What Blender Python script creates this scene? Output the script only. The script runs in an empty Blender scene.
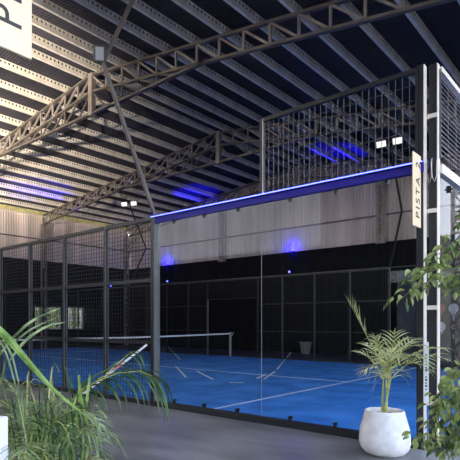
import bpy, bmesh, math, random
from mathutils import Vector, Matrix
S = bpy.context.scene
C = S.collection
R = math.radians
random.seed(7)

# ------------------------------------------------------------------ camera
F_PX, HOR, EYE, TH, PCX = 499.298, 322.53, 1.3224, 0.744846, 179.93
CX, CY = 1.66397, -5.56793
cam = bpy.data.cameras.new('camera'); camo = bpy.data.objects.new('camera', cam); C.objects.link(camo)
cam.sensor_fit = 'HORIZONTAL'; cam.sensor_width = 36; cam.lens = F_PX / 460 * 36
cam.shift_x = (230 - PCX) / 460; cam.shift_y = (HOR - 230) / 460
cam.clip_start = 0.05; cam.clip_end = 300
camo.location = (CX, CY, EYE); camo.rotation_euler = (R(90), 0, TH)
S.camera = camo

# ------------------------------------------------------------------ sky, sun, exposure
S.view_settings.view_transform = 'Standard'; S.view_settings.look = 'None'
S.view_settings.gamma = 1.0; S.view_settings.use_curve_mapping = False
S.view_settings.exposure = 1.6
S.cycles.use_denoising = True
S.cycles.max_bounces = 12; S.cycles.diffuse_bounces = 5; S.cycles.transparent_max_bounces = 24
S.cycles.sample_clamp_indirect = 6.0
W = bpy.data.worlds.new('sky'); S.world = W; W.use_nodes = True
wn, wl = W.node_tree.nodes, W.node_tree.links
bg = wn['Background']; bg.inputs['Strength'].default_value = 1.5
geo = wn.new('ShaderNodeTexCoord'); sp = wn.new('ShaderNodeSeparateXYZ'); rmp = wn.new('ShaderNodeValToRGB')
wl.new(geo.outputs['Generated'], sp.inputs[0]); wl.new(sp.outputs['Z'], rmp.inputs[0]); wl.new(rmp.outputs[0], bg.inputs['Color'])
rmp.color_ramp.elements[0].position = 0.0; rmp.color_ramp.elements[0].color = (0.88, 0.92, 1.0, 1)
rmp.color_ramp.elements[1].position = 0.7; rmp.color_ramp.elements[1].color = (0.50, 0.66, 1.0, 1)
sun = bpy.data.lights.new('sun', 'SUN'); sun.energy = 12.0; sun.angle = R(1.0); sun.color = (1.0, 0.90, 0.74)
suno = bpy.data.objects.new('sun', sun); C.objects.link(suno)
suno.rotation_euler = Vector((0.62, -0.32, -0.60)).to_track_quat('-Z', 'Y').to_euler()

# ------------------------------------------------------------------ materials
def mat(name, col, rough=0.6, metal=0.0, var=0.0, scale=(4, 4, 4), emit=None, estr=0.0, spec=0.5, bump=0.0, col2=None, coords='Object'):
    m = bpy.data.materials.new(name); m.use_nodes = True
    n, l = m.node_tree.nodes, m.node_tree.links
    b = n['Principled BSDF']
    b.inputs['Base Color'].default_value = (*col, 1); b.inputs['Roughness'].default_value = rough
    b.inputs['Metallic'].default_value = metal; b.inputs['Specular IOR Level'].default_value = spec
    if emit: b.inputs['Emission Color'].default_value = (*emit, 1); b.inputs['Emission Strength'].default_value = estr
    if var or bump:
        tc = n.new('ShaderNodeTexCoord'); mp = n.new('ShaderNodeMapping'); mp.inputs['Scale'].default_value = scale
        nz = n.new('ShaderNodeTexNoise'); nz.inputs['Scale'].default_value = 1; nz.inputs['Detail'].default_value = 5
        l.new(tc.outputs[coords], mp.inputs[0]); l.new(mp.outputs[0], nz.inputs['Vector'])
        if var:
            rp = n.new('ShaderNodeValToRGB'); l.new(nz.outputs['Fac'], rp.inputs[0])
            c2 = col2 or tuple(min(1, c * (1 + var)) for c in col)
            rp.color_ramp.elements[0].position = 0.35; rp.color_ramp.elements[0].color = (*[c * (1 - var) for c in col], 1)
            rp.color_ramp.elements[1].position = 0.68; rp.color_ramp.elements[1].color = (*c2, 1)
            l.new(rp.outputs[0], b.inputs['Base Color'])
        if bump:
            bp = n.new('ShaderNodeBump'); bp.inputs['Strength'].default_value = bump; bp.inputs['Distance'].default_value = 0.02
            l.new(nz.outputs['Fac'], bp.inputs['Height']); l.new(bp.outputs[0], b.inputs['Normal'])
    return m
def glass_mat(name, tint, gl):
    m = bpy.data.materials.new(name); m.use_nodes = True
    n, l = m.node_tree.nodes, m.node_tree.links; n.clear()
    o = n.new('ShaderNodeOutputMaterial'); mx = n.new('ShaderNodeMixShader')
    t = n.new('ShaderNodeBsdfTransparent'); t.inputs[0].default_value = (*tint, 1)
    g = n.new('ShaderNodeBsdfGlossy'); g.inputs['Roughness'].default_value = 0.02; g.inputs[0].default_value = (gl, gl, gl, 1)
    fr = n.new('ShaderNodeFresnel'); fr.inputs[0].default_value = 1.45
    gm = n.new('ShaderNodeNewGeometry'); sb = n.new('ShaderNodeMath'); sb.operation = 'SUBTRACT'; sb.inputs[0].default_value = 1.0
    l.new(gm.outputs['Backfacing'], sb.inputs[1]); ml = n.new('ShaderNodeMath'); ml.operation = 'MULTIPLY'
    l.new(sb.outputs[0], ml.inputs[0]); l.new(fr.outputs[0], ml.inputs[1])
    l.new(ml.outputs[0], mx.inputs[0]); l.new(t.outputs[0], mx.inputs[1]); l.new(g.outputs[0], mx.inputs[2]); l.new(mx.outputs[0], o.inputs[0])
    return m
def leaf_mat(name, c1, c2):
    m = mat(name, c1, 0.42, var=0.35, scale=(9, 9, 9), col2=c2)
    n, l = m.node_tree.nodes, m.node_tree.links
    b = n['Principled BSDF']; o = [x for x in n if x.type == 'OUTPUT_MATERIAL'][0]
    tr = n.new('ShaderNodeBsdfTranslucent'); mx = n.new('ShaderNodeMixShader'); mx.inputs[0].default_value = 0.35
    src = b.inputs['Base Color'].links[0].from_socket
    l.new(src, tr.inputs[0]); l.new(b.outputs[0], mx.inputs[1]); l.new(tr.outputs[0], mx.inputs[2]); l.new(mx.outputs[0], o.inputs[0])
    return m
M = {}
M['concrete'] = mat('polished_concrete', (0.225, 0.22, 0.225), 0.36, var=0.42, scale=(0.7, 1.8, 0.9), bump=0.12)
M['yard'] = mat('pale_yard', (0.55, 0.50, 0.42), 0.9, var=0.12)
M['dim_ground'] = mat('dark_ground_dimmer', (0.018, 0.020, 0.024), 0.9, var=0.2)
M['glare_block'] = mat('dark_glare_block', (0.012, 0.014, 0.016), 0.9, var=0.2)
M['turf'] = mat('blue_turf', (0.030, 0.22, 0.70), 0.75, var=0.2, scale=(1.6, 1.6, 1), col2=(0.07, 0.30, 0.82), spec=0.2)
M['apron'] = mat('dark_apron', (0.02, 0.02, 0.035), 0.7, var=0.2)
M['line'] = mat('white_line', (0.75, 0.8, 0.85), 0.7, var=0.06)
M['dash'] = mat('dull_white_dash', (0.30, 0.42, 0.62), 0.7, var=0.2)
M['tin_wall'] = mat('galvanised_wall_sheet', (0.66, 0.57, 0.52), 0.5, 0.1, var=0.28, scale=(1.3, 1.3, 0.18))
M['tin_roof'] = mat('dark_roof_sheet', (0.034, 0.034, 0.050), 0.42, 0.35, var=0.25, scale=(0.6, 0.6, 0.6))
M['purlin'] = mat('galvanised_purlin', (0.80, 0.76, 0.67), 0.5, 0.0, var=0.12, scale=(1, 3, 1))
M['truss_light'] = mat('pale_truss_steel', (0.34, 0.30, 0.27), 0.5, 0.3, var=0.2, scale=(3, 3, 3))
M['truss'] = mat('painted_truss_steel', (0.17, 0.15, 0.135), 0.5, 0.3, var=0.25, scale=(3, 3, 3))
M['cloth'] = mat('black_windbreak', (0.010, 0.010, 0.012), 0.85, var=0.25, scale=(6, 6, 1), spec=0.2)
M['black'] = mat('black_powder_coat', (0.012, 0.012, 0.014), 0.45)
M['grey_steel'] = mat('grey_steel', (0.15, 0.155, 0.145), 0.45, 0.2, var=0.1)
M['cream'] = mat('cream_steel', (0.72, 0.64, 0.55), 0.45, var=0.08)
M['wire'] = mat('dark_wire', (0.022, 0.022, 0.026), 0.4, 0.4, var=0.1)
M['wire_mid'] = mat('grey_wire', (0.10, 0.10, 0.115), 0.4, 0.4, var=0.1)
M['wire_pale'] = mat('pale_wire', (0.42, 0.38, 0.37), 0.35, 0.5, var=0.1)
M['navy'] = mat('navy_beam', (0.008, 0.004, 0.26), 0.6)
M['led'] = mat('led_strip', (0.3, 0.3, 1), 0.5, emit=(0.045, 0.06, 1.0), estr=4.0)
M['led_dot'] = mat('led_lens', (0.1, 0.1, 1), 0.5, emit=(0.06, 0.06, 1.0), estr=4.0)
M['glass'] = glass_mat('clear_glass', (0.94, 0.96, 0.97), 0.55)
M['seal'] = mat('glass_seal', (0.34, 0.35, 0.35), 0.5)
M['lintel'] = mat('dark_grey_steel', (.07, .07, .07), .5)
M['clamp'] = mat('clamp_metal', (0.03, 0.03, 0.03), 0.3, 0.7)
M['tape'] = mat('white_tape', (0.85, 0.86, 0.86), 0.6, var=0.03)
M['netcord'] = mat('net_cord', (0.01, 0.01, 0.012), 0.8)
M['lampglass'] = mat('lamp_glass', (0.85, 0.85, 0.80), 0.2, emit=(1, 0.95, 0.85), estr=0.35)
M['lampgrey'] = mat('unlit_lamp_glass', (0.35, 0.36, 0.38), 0.3)
M['lampbody'] = mat('lamp_body', (0.03, 0.03, 0.03), 0.4)
M['sign'] = mat('cream_sign_board', (0.84, 0.66, 0.42), 0.6, var=0.03)
M['ink'] = mat('dark_lettering', (0.02, 0.02, 0.02), 0.6)
M['skylight'] = leaf_mat('translucent_sheet', (0.85, 0.80, 0.42), (0.88, 0.84, 0.46))
M['pot'] = mat('pale_cement_pot', (0.78, 0.765, 0.75), 0.75, var=0.13, scale=(9, 9, 9), bump=0.5)
M['soil'] = mat('potting_soil', (0.04, 0.03, 0.02), 0.95, var=0.4, scale=(40, 40, 40), bump=0.6)
M['white'] = mat('white_paint', (0.88, 0.88, 0.88), 0.5)
M['red'] = mat('red_paint', (0.75, 0.22, 0.25), 0.5)
M['label'] = mat('white_label', (0.85, 0.87, 0.9), 0.6)
M['palm'] = leaf_mat('palm_leaf', (0.30, 0.38, 0.09), (0.88, 0.88, 0.48))
M['palm_dark'] = leaf_mat('dark_palm_leaf', (0.035, 0.085, 0.03), (0.10, 0.17, 0.05))
M['palm_mid'] = leaf_mat('mid_palm_leaf', (0.07, 0.15, 0.05), (0.42, 0.54, 0.26))
M['blade'] = leaf_mat('broad_blade_leaf', (0.16, 0.34, 0.04), (0.42, 0.60, 0.18))
M['ficus'] = leaf_mat('ficus_leaf', (0.06, 0.14, 0.025), (0.46, 0.54, 0.18))
M['cane'] = mat('yellow_green_cane', (0.42, 0.45, 0.12), 0.5, var=0.3, scale=(10, 10, 30))
M['bark'] = mat('grey_brown_bark', (0.16, 0.12, 0.09), 0.8, var=0.3, scale=(20, 20, 8))
M['wallgrey'] = mat('grey_display_board', (0.06, 0.062, 0.07), 0.6, var=0.12)
M['bucket'] = mat('grey_plastic', (0.22, 0.22, 0.22), 0.6)
M['hedge'] = leaf_mat('hedge_leaf', (0.18, 0.25, 0.05), (0.5, 0.52, 0.2))

# ------------------------------------------------------------------ helpers
def obj(name, bm, m, parent=None, smooth=False):
    me = bpy.data.meshes.new(name); bm.normal_update(); bm.to_mesh(me); bm.free()
    for mm in (m if isinstance(m, (list, tuple)) else [m]): me.materials.append(mm)
    if smooth:
        for p in me.polygons: p.use_smooth = True
    o = bpy.data.objects.new(name, me); C.objects.link(o)
    if parent: o.parent = parent
    return o
def tag(o, label, cat, group=None, kind=None):
    o['label'] = label; o['category'] = cat
    if group: o['group'] = group
    if kind: o['kind'] = kind
    return o
def struct(name, bm, m, smooth=False):
    o = obj(name, bm, m, None, smooth); o['kind'] = 'structure'; return o
def thing(name, label, cat, loc=(0, 0, 0), rz=0, group=None):
    o = bpy.data.objects.new(name, None); C.objects.link(o); o.empty_display_size = 0.1
    o.location = loc; o.rotation_euler = (0, 0, rz)
    return tag(o, label, cat, group)
def box(bm, x0, x1, y0, y1, z0, z1, mi=0):
    v = [bm.verts.new(p) for p in ((x0, y0, z0), (x1, y0, z0), (x1, y1, z0), (x0, y1, z0), (x0, y0, z1), (x1, y0, z1), (x1, y1, z1), (x0, y1, z1))]
    for f in ((3, 2, 1, 0), (4, 5, 6, 7), (0, 1, 5, 4), (1, 2, 6, 5), (2, 3, 7, 6), (3, 0, 4, 7)):
        bm.faces.new([v[i] for i in f]).material_index = mi
def B(*a, mi=0):
    bm = bmesh.new(); box(bm, *a, mi=mi); return bm
def bevel(bm, w=0.004, seg=1):
    bmesh.ops.bevel(bm, geom=bm.edges[:], offset=w, segments=seg, affect='EDGES'); return bm
def bar(bm, a, b, w, h=None, up=Vector((0, 0, 1))):
    """square bar from a to b"""
    a, b = Vector(a), Vector(b); d = (b - a).normalized(); h = h or w
    if abs(d.dot(up)) > 0.98: up = Vector((0, 1, 0))
    s = d.cross(up).normalized(); u = s.cross(d)
    v = []
    for p in (a, b):
        for i, j in ((-1, -1), (1, -1), (1, 1), (-1, 1)): v.append(bm.verts.new(p + s * i * w / 2 + u * j * h / 2))
    for f in ((0, 1, 2, 3), (7, 6, 5, 4), (0, 4, 5, 1), (1, 5, 6, 2), (2, 6, 7, 3), (3, 7, 4, 0)): bm.faces.new([v[i] for i in f])
def tube(bm, pts, rad, seg=8, cap=True, mi=0):
    pts = [Vector(p) for p in pts]; n = len(pts)
    rad = rad if isinstance(rad, (list, tuple)) else [rad] * n
    rings = []; prev = None
    for i, p in enumerate(pts):
        d = (pts[min(i + 1, n - 1)] - pts[max(i - 1, 0)]).normalized()
        if prev is None:
            s = d.orthogonal().normalized()
        else:
            s = (prev - d * prev.dot(d)).normalized()
        prev = s; u = d.cross(s)
        rings.append([bm.verts.new(p + (s * math.cos(2 * math.pi * k / seg) + u * math.sin(2 * math.pi * k / seg)) * rad[i]) for k in range(seg)])
    for i in range(n - 1):
        for k in range(seg):
            bm.faces.new((rings[i][k], rings[i][(k + 1) % seg], rings[i + 1][(k + 1) % seg], rings[i + 1][k])).material_index = mi
    if cap:
        bm.faces.new(rings[0][::-1]).material_index = mi; bm.faces.new(rings[-1]).material_index = mi
def lathe(bm, prof, seg=40, mi=0, cx=0, cy=0):
    rings = [[bm.verts.new((cx + r * math.cos(2 * math.pi * k / seg), cy + r * math.sin(2 * math.pi * k / seg), z)) for k in range(seg)] for r, z in prof]
    for i in range(len(prof) - 1):
        for k in range(seg):
            bm.faces.new((rings[i][k], rings[i][(k + 1) % seg], rings[i + 1][(k + 1) % seg], rings[i + 1][k])).material_index = mi
    return rings
def at(px, py, d):
    """point seen at (px, py) at depth d in front of the camera"""
    u = (px - PCX) / F_PX; v = (HOR - py) / F_PX
    c, s = math.cos(TH), math.sin(TH)
    return Vector((CX + d * (u * c - s), CY + d * (u * s + c), EYE + d * v))
def dup(root, label=None, loc=None):
    r = root.copy(); C.objects.link(r)
    if label: r['label'] = label
    if loc: r.location = loc
    for ch in list(root.children):
        c = ch.copy(); C.objects.link(c); c.parent = r
        for g in ch.children:
            q = g.copy(); C.objects.link(q); q.parent = c
    return r

# ------------------------------------------------------------------ hall shell
XL, XR, YN, YF = -20.4, 2.0, -11.5, 13.95      # left wall, open right side, near gable, far gable
RX, RZ = -9.17, 8.0                            # ridge
SLL, SLR = 0.115, 0.153
def chord(x): return RZ - (SLL * (RX - x) if x < RX else SLR * (x - RX))
def under(x): return min(6.93, chord(x) - .47)
LINE_Z = 4.42
struct('floor', B(XL, XR + 0.6, YN, YF, -0.2, 0), M['concrete'])
struct('ground', B(-110, 110, -110, 110, -0.4, -0.205), M['yard'])
struct('ground_dimmer', B(XR + .6, 60, -60, 60, -0.2, -0.01), M['dim_ground'])  # unseen dark ground, added to keep bounce light off the right roof
struct('wall_glare_block', B(4.2, 4.45, 2.5, 34, -.01, 4.7), M['glare_block'])  # unseen wall, added to darken what the back glass reflects
# corrugated sheets: real waves
def wavy_roof():
    bm = bmesh.new(); pitch = 0.076; y = YN - 0.3; rows = []
    prof = ((0, 0), (0.3, 0), (0.5, 0.020), (0.8, 0.020))
    while y < YF + 0.3:
        for f, h in prof:
            yy = y + f * pitch
            rows.append([bm.verts.new((x, yy, chord(x) + 0.192 + h)) for x in (XL - 0.25, RX, XR + 0.5)])
        y += pitch
    for a, b in zip(rows, rows[1:]):
        for i in range(2): bm.faces.new((a[i], a[i + 1], b[i + 1], b[i]))
    return bm
struct('ceiling', wavy_roof(), M['tin_roof'])
def wavy_wall(p0, p1, z0, ztop, out, pitch=0.13):
    """vertical trapezoid cladding from p0 to p1 (xy); out = outward offset direction"""
    bm = bmesh.new(); p0, p1, out = Vector(p0), Vector(p1), Vector(out)
    L = (p1 - p0).length; d = (p1 - p0) / L; t = 0; prev = None
    while t < L:
        for f, h in ((0, 0), (0.3, 0), (0.45, 0.035), (0.85, 0.035)):
            q = p0 + d * min(L, t + f * pitch) + out * h
            a = bm.verts.new((q.x, q.y, z0)); b = bm.verts.new((q.x, q.y, ztop(q.x)))
            if prev: bm.faces.new((prev[0], a, b, prev[1]))
            prev = (a, b)
        t += pitch
    return bm
struct('wall_far', wavy_wall((XL, YF), (XR, YF), LINE_Z - 0.3, lambda x: chord(x) + 0.2, (0, 1)), M['tin_wall'])
wl_top = 6.66
struct('wall_left', wavy_wall((XL, YN), (XL, YF), LINE_Z - 0.3, lambda x: wl_top, (-1, 0)), M['tin_wall'])
# lower masonry part of the walls, with the opening on the left
bm = B(XL, XR, YF, YF + 0.2, 0, LINE_Z - 0.25); struct('wall_far_base', bm, M['cloth'])
OY0, OY1, OY2, OY3, OZ0, OZ1 = 7.75, 9.35, 9.7, 10.75, 0.95, 2.15
bm = bmesh.new()
for a in ((YN, OY0, 0, LINE_Z - 0.25), (OY0, OY3, 0, OZ0), (OY0, OY3, OZ1, LINE_Z - 0.25), (OY1, OY2, OZ0, OZ1), (OY3, YF + .2, 0, LINE_Z - 0.25)):
    box(bm, XL - 0.2, XL, *a)
struct('wall_left_base', bm, M['cloth'])
for i, (a, b) in enumerate(((OY0, OY1), (OY2, OY3))):
    bm = bmesh.new()
    for q in ((a, a + .05, OZ0, OZ1), (b - .05, b, OZ0, OZ1), (a, b, OZ0, OZ0 + .05), (a, b, OZ1 - .05, OZ1), ((a + b) / 2 - .02, (a + b) / 2 + .02, OZ0, OZ1)):
        box(bm, XL - 0.12, XL - 0.06, *q)
    w = struct('window_%d' % (i + 1), bm, M['grey_steel'])
    g = obj('pane', B(XL - 0.095, XL - 0.085, a, b, OZ0, OZ1), M['glass'], w)
struct('wall_near_base', B(XL, XR - .4, YN - .2, YN, 0, 4.2), M['cloth'])
struct('wall_near', wavy_wall((-7.0, YN), (XR, YN), 4.15, lambda x: chord(x) + 0.2, (0, -1)), M['tin_wall'])  # unseen; upper left part left open to let light onto the roof
# eave light strip
struct('trim_1', B(XL + 0.02, XL + 0.03, YN, YF, wl_top - 0.0, chord(XL) + 0.17), M['skylight'])
struct('trim_2', B(XL + 0.02, XL + 0.10, YN, YF, wl_top - 0.05, wl_top + 0.01), M['cream'])
# girts
for nm, z in (('trim_3', 5.48),):
    struct(nm, B(XL, XR, YF - 0.06, YF - 0.01, z - 0.03, z + 0.03), M['truss'])
    struct('trim_4', B(XL + 0.01, XL + 0.06, YN, YF, z - 0.03, z + 0.03), M['truss'])
# black windbreak cloth stretched along the lower walls
def cloth(name, p0, p1, z0, z1, lab):
    bm = bmesh.new(); p0, p1 = Vector(p0), Vector(p1); L = (p1 - p0).length; d = (p1 - p0) / L; nn = Vector((-d.y, d.x))
    N = int(L / 0.16); prev = None
    for i in range(N + 1):
        q = p0 + d * (L * i / N) + nn * 0.012 * math.sin(i * 1.7) 
        a = bm.verts.new((q.x, q.y, z0)); b = bm.verts.new((q.x, q.y, z1))
        if prev: bm.faces.new((prev[0], a, b, prev[1]))
        prev = (a, b)
    o = obj(name, bm, M['cloth']); return tag(o, lab, 'windbreak')
cloth('windbreak_cloth', (XL + .04, YF - .12), (XR, YF - .12), 0.02, LINE_Z, 'black windbreak cloth stretched along the lower far wall under the grey metal sheets')
bm = bmesh.new()
for a in ((YN, OY0, 0.02, LINE_Z), (OY3, YF - .15, 0.02, LINE_Z), (OY0, OY3, OZ1, LINE_Z), (OY0, OY3, 0.02, OZ0), (OY1, OY2, OZ0, OZ1)):
    box(bm, XL + .004, XL + .014, *a)
tag(obj('windbreak_cloth', bm, M['cloth']), 'black windbreak cloth on the left end wall with a gap showing daylight and greenery', 'windbreak')
# ceiling purlins
def purlin_mesh():
    bm = bmesh.new()
    box(bm, -.004, .004, YN, YF, .002, .100); box(bm, -.06, -.004, YN, YF, .002, .010); box(bm, -.004, .004, YN, YF, .160, .190)
    y = YN + .03
    while y < YF - .06:
        box(bm, -.0035, .0035, y, y + .065, .100, .160); y += .115
    return bm
pu0 = obj('roof_purlin', purlin_mesh(), M['purlin']); first = [True]
def purlin(x, lab, grp):
    o = pu0
    if not first[0]: o = pu0.copy(); C.objects.link(o)
    first[0] = False; o.location = (x, 0, chord(x)); tag(o, lab, 'purlin', grp)
x = RX - 0.30
while x > XL + 0.1:
    purlin(x, 'pale galvanised roof purlin over the trusses, on the far slope left of the ridge', 'purlins left of the ridge'); x -= 0.85
x = RX + 0.30
while x < XR + 0.3:
    purlin(x, 'pale galvanised roof purlin over the trusses, on the near slope right of the ridge', 'purlins right of the ridge'); x += 0.835
# trusses
def truss(y, lab):
    """rafter truss with parallel chords and a flat tie chord under the ridge"""
    o = Vector((RX, y, under(RX))); t = thing('roof_truss', lab, 'roof truss', o)
    def P(x, z, dy=0): return Vector((x, y + dy, z)) - o
    lo = lambda x: chord(x) - .45; TIE = 6.93; xa, xb = -14.75, -5.15
    n = 18; dl = (RX - XL - 0.05) / n; m = 18; dr = (XR - RX) / m
    xs = [XL + 0.05 + dl * i for i in range(n)] + [RX + dr * i for i in range(m + 1)]
    for nm, off in (('top_chord', 0), ('lower_chord', -.45)):
        for a, b in ((xs[0], RX), (RX, xs[-1])):
            bm = bmesh.new(); bar(bm, P(a, chord(a) - .03 + off), P(b, chord(b) - .03 + off), .10, .055); obj(nm, bm, M['truss'], t)
    bm = bmesh.new(); bar(bm, P(xa, TIE), P(xb, TIE), .10, .055); obj('tie_chord', bm, M['truss'], t)
    bm = bmesh.new(); bar(bm, P(RX, TIE - .05), P(RX, RZ + .0), .16, .14); obj('ridge_post', bm, M['truss_light'], t)
    for i, a in enumerate(xs):
        if abs(a - RX) < .01: continue
        bm = bmesh.new(); bar(bm, P(a, lo(a) - .03), P(a, chord(a) - .03), .045); obj('vertical_web', bm, M['truss_light'], t)
    for i, (a, b) in enumerate(zip(xs, xs[1:])):
        if a < RX - .01: pa, pb = P(b, chord(b) - .04), P(a, lo(a) - .02)
        else: pa, pb = P(a, chord(a) - .04), P(b, lo(b) - .02)
        bm = bmesh.new(); bar(bm, pa, pb, 0.045); obj('diagonal_web', bm, M['truss_light'], t)
    cs = [x for x in xs if xa + .3 < x < xb - .3]
    for i, x in enumerate(cs):
        if abs(x - RX) < .01: continue
        x2 = x + (dl if x < RX else -dr)
        bm = bmesh.new(); bar(bm, P(x, TIE), P(x2, lo(x2) - .03), .035); obj('tie_web', bm, M['truss'], t)
        if i % 2 == 0:
            bm = bmesh.new(); bar(bm, P(x, TIE), P(x, lo(x) - .03), .035); obj('tie_web', bm, M['truss'], t)
    return t
TY = (2.69, 8.18, 13.62)
truss(TY[0], 'nearest steel lattice roof truss in view, below the hanging pole floodlight', )
truss(TY[1], 'second steel lattice roof truss, halfway across the hall, ending at a left wall column')
truss(TY[2], 'farthest steel lattice roof truss, close against the far corrugated wall')
for yy, q in ((-2.85, 'nearer'), (-8.34, 'farther')): truss(yy, 'steel lattice roof truss above the neighbouring court behind the viewer, the %s one' % q)
def column(x, y, z0, z1, lab, ax='y', w=0.26, name='lattice_column', brace=0):
    t = thing(name, lab, 'column', (x, y, z0)); h = z1 - z0; e = w / 2
    for sx in (-1, 1):
        for sy in (-1, 1):
            bm = bmesh.new(); box(bm, sx * e - .022, sx * e + .022, sy * .09 - .022, sy * .09 + .022, 0, h); obj('column_leg', bm, M['truss_light'], t)
    n = max(2, int(h / 0.32)); 
    for sy in (-1, 1):
        bm = bmesh.new()
        for i in range(n):
            a, b = i * h / n, (i + 1) * h / n; s = 1 if i % 2 else -1
            bar(bm, (-e * s, sy * .09, a), (e * s, sy * .09, b), 0.028); bar(bm, (-e, sy * .09, b - .01), (e, sy * .09, b - .01), 0.028)
        obj('lacing', bm, M['truss_light'], t)
    bm = bmesh.new(); box(bm, -e - .05, e + .05, -.14, .10, -0.02, 0.06); obj('base_plate', bm, M['truss_light'], t)
    if brace:
        bm = bmesh.new()
        for dy in (-.09, .09): bar(bm, (e, dy, h - .95), (e + .62, dy, h - .1), 0.05); bar(bm, (e, dy, h - .6), (e + .4, dy, h - .12), 0.03)
        obj('knee_brace', bm, M['truss_light'], t)
    return t
column(XL + .14, TY[1], 0, under(XL), 'tall lattice column on the left end wall carrying the second truss', w=.17, brace=1)
column(XL + .14, TY[2], 0, under(XL), 'tall lattice column in the far left corner carrying the farthest truss', w=.17, brace=1)
column(XL + .14, TY[0], 0, under(XL), 'tall lattice column on the left end wall, first from the viewer', w=.17, brace=1)
column(-13.35, YF - .17, 4.32, under(-13.35), 'lattice wall post on the far corrugated wall, seen left of the glass joint')
column(-5.67, YF - .17, 4.38, under(-5.67), 'lattice wall post on the far corrugated wall, seen toward the right corner')
for yy in (TY[0], TY[1], TY[2], -2.85, -8.34):
    column(XR - .15, yy, 0, under(XR), 'lattice column along the open right side of the hall outside the picture')

# ------------------------------------------------------------------ court floor
struct('floor_apron', B(-20.6, 0.16, -0.05, 13.8, 0, 0.006), M['apron'])
ct = tag(obj('court_turf', B(-19.98, 0.0, 0.06, 9.98, 0.006, 0.016), M['turf']), 'bright blue artificial turf of the padel court', 'court surface')
def line(x0, x1, y0, y1): obj('court_line', B(x0, x1, y0, y1, 0.0161, 0.019), M['line'], ct)
line(-3.10, -3.05, 0.06, 9.98); line(-16.95, -16.90, 0.06, 9.98)
line(-16.90, -3.10, 4.975, 5.025)
# pale dashes laid on the turf
def fl(px, py):
    d = EYE * F_PX / (py - HOR); p = at(px, py, d); return Vector((p.x, p.y, 0.019))
for a, b in (((167, 346), (180, 360)), ((176, 367), (186, 378)), ((197, 372), (213, 380)), ((229, 383.5), (244, 383.5)), ((257, 379), (266, 375)), ((264, 380), (275, 372)), ((277, 370), (294, 349))):
    p, q = fl(*a), fl(*b); bm = bmesh.new(); bar(bm, p, q, 0.055, 0.003); 
    obj('pale_dash', bm, M['line'], ct)

# ------------------------------------------------------------------ court enclosure
def mesh_panel_bm(w, z0, z1, sx=0.072, sz=0.072, r=0.0028, axis='x'):
    bm = bmesh.new()
    n = int(w / sx); m = int((z1 - z0) / sz)
    for i in range(1, n):
        p = w * i / n
        if axis == 'x': box(bm, p - r, p + r, -r, r, z0, z1)
        else: box(bm, -r, r, p - r, p + r, z0, z1)
    for j in range(1, m):
        z = z0 + (z1 - z0) * j / m
        if axis == 'x': box(bm, 0, w, r, 3 * r, z - r, z + r)
        else: box(bm, r, 3 * r, 0, w, z - r, z + r)
    return bm
def post(x, y, z0, z1, lab, w=0.07, d=0.07, lit_mat='grey_steel', pd=0.09, grp=None, pz=None, name='fence_post'):
    t = thing(name, lab, 'post', (x, y, 0), 0, grp)
    bm = B(-w / 2, w / 2, -d / 2, d / 2, z0, z1); bevel(bm, 0.003); obj('post_tube', bm, M['black'], t)
    if lit_mat:
        bm = B(w / 2 + .0005, w / 2 + 0.008, -d / 2, -d / 2 + pd, z0 + .005, z1 - .005 if pz is None else pz); obj('lit_side', bm, M[lit_mat], t)  # pale strip stands in for daylight on the post's right side face
    bm = B(-w / 2 - .03, w / 2 + .03, -d / 2 - .03, d / 2 + .03, z0, z0 + .012)
    if z0 < 0.1:
        obj('foot_plate', bm, M['black'], t)
    else: bm.free()
    return t
# near side wall: glass x -4..0, mesh -4..-9
def glass_panel(x0, x1, y, z0, z1, lab, clamps=(), axis='x'):
    t = thing('glass_screen', lab, 'glass panel', ((x0 + x1) / 2 if axis == 'x' else x0, y if axis == 'x' else (y + x1) / 2, 0))
    lx, ly = t.location.x, t.location.y
    if axis == 'x': bm = B(x0 + .006 - lx, x1 - .006 - lx, -.006, .006, z0, z1)
    else: bm = B(-.006, .006, y + .006 - ly, x1 - .006 - ly, z0, z1)
    obj('glass_sheet', bm, M['glass'], t)
    for (cx_, cz) in clamps:
        bm = bmesh.new(); q = cx_ - (lx if axis == 'x' else ly)
        if axis == 'x':
            box(bm, q - .011, q + .011, -.022, .022, cz - .028, cz + .028); box(bm, q - .022, q + .022, -.018, .018, cz - .008, cz + .008)
            tube(bm, [(q, -.045, cz + .012), (q, .045, cz + .012)], .011, 8)
        else:
            box(bm, -.03, .03, q - .02, q + .02, cz - .035, cz + .035); tube(bm, [(-.045, q, cz), (.045, q, cz)], .011, 8)
        obj('glass_clamp', bm, M['clamp'], t)
    return t
glass_panel(-2, -0.09, 0, 0.09, 2.9, 'large clear glass panel of the near court wall beside the corner post and palm',
            [(-1.58, .12), (-.98, .12), (-.45, .12), (-1.58, 2.87), (-.97, 2.87), (-.38, 2.87)])
glass_panel(-3.94, -2, 0, 0.09, 2.9, 'large clear glass panel of the near court wall between the two black posts',
            [(-3.59, .12), (-2.99, .12), (-2.40, .12), (-3.6, 2.87), (-2.99, 2.87), (-2.39, 2.87)])
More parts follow.
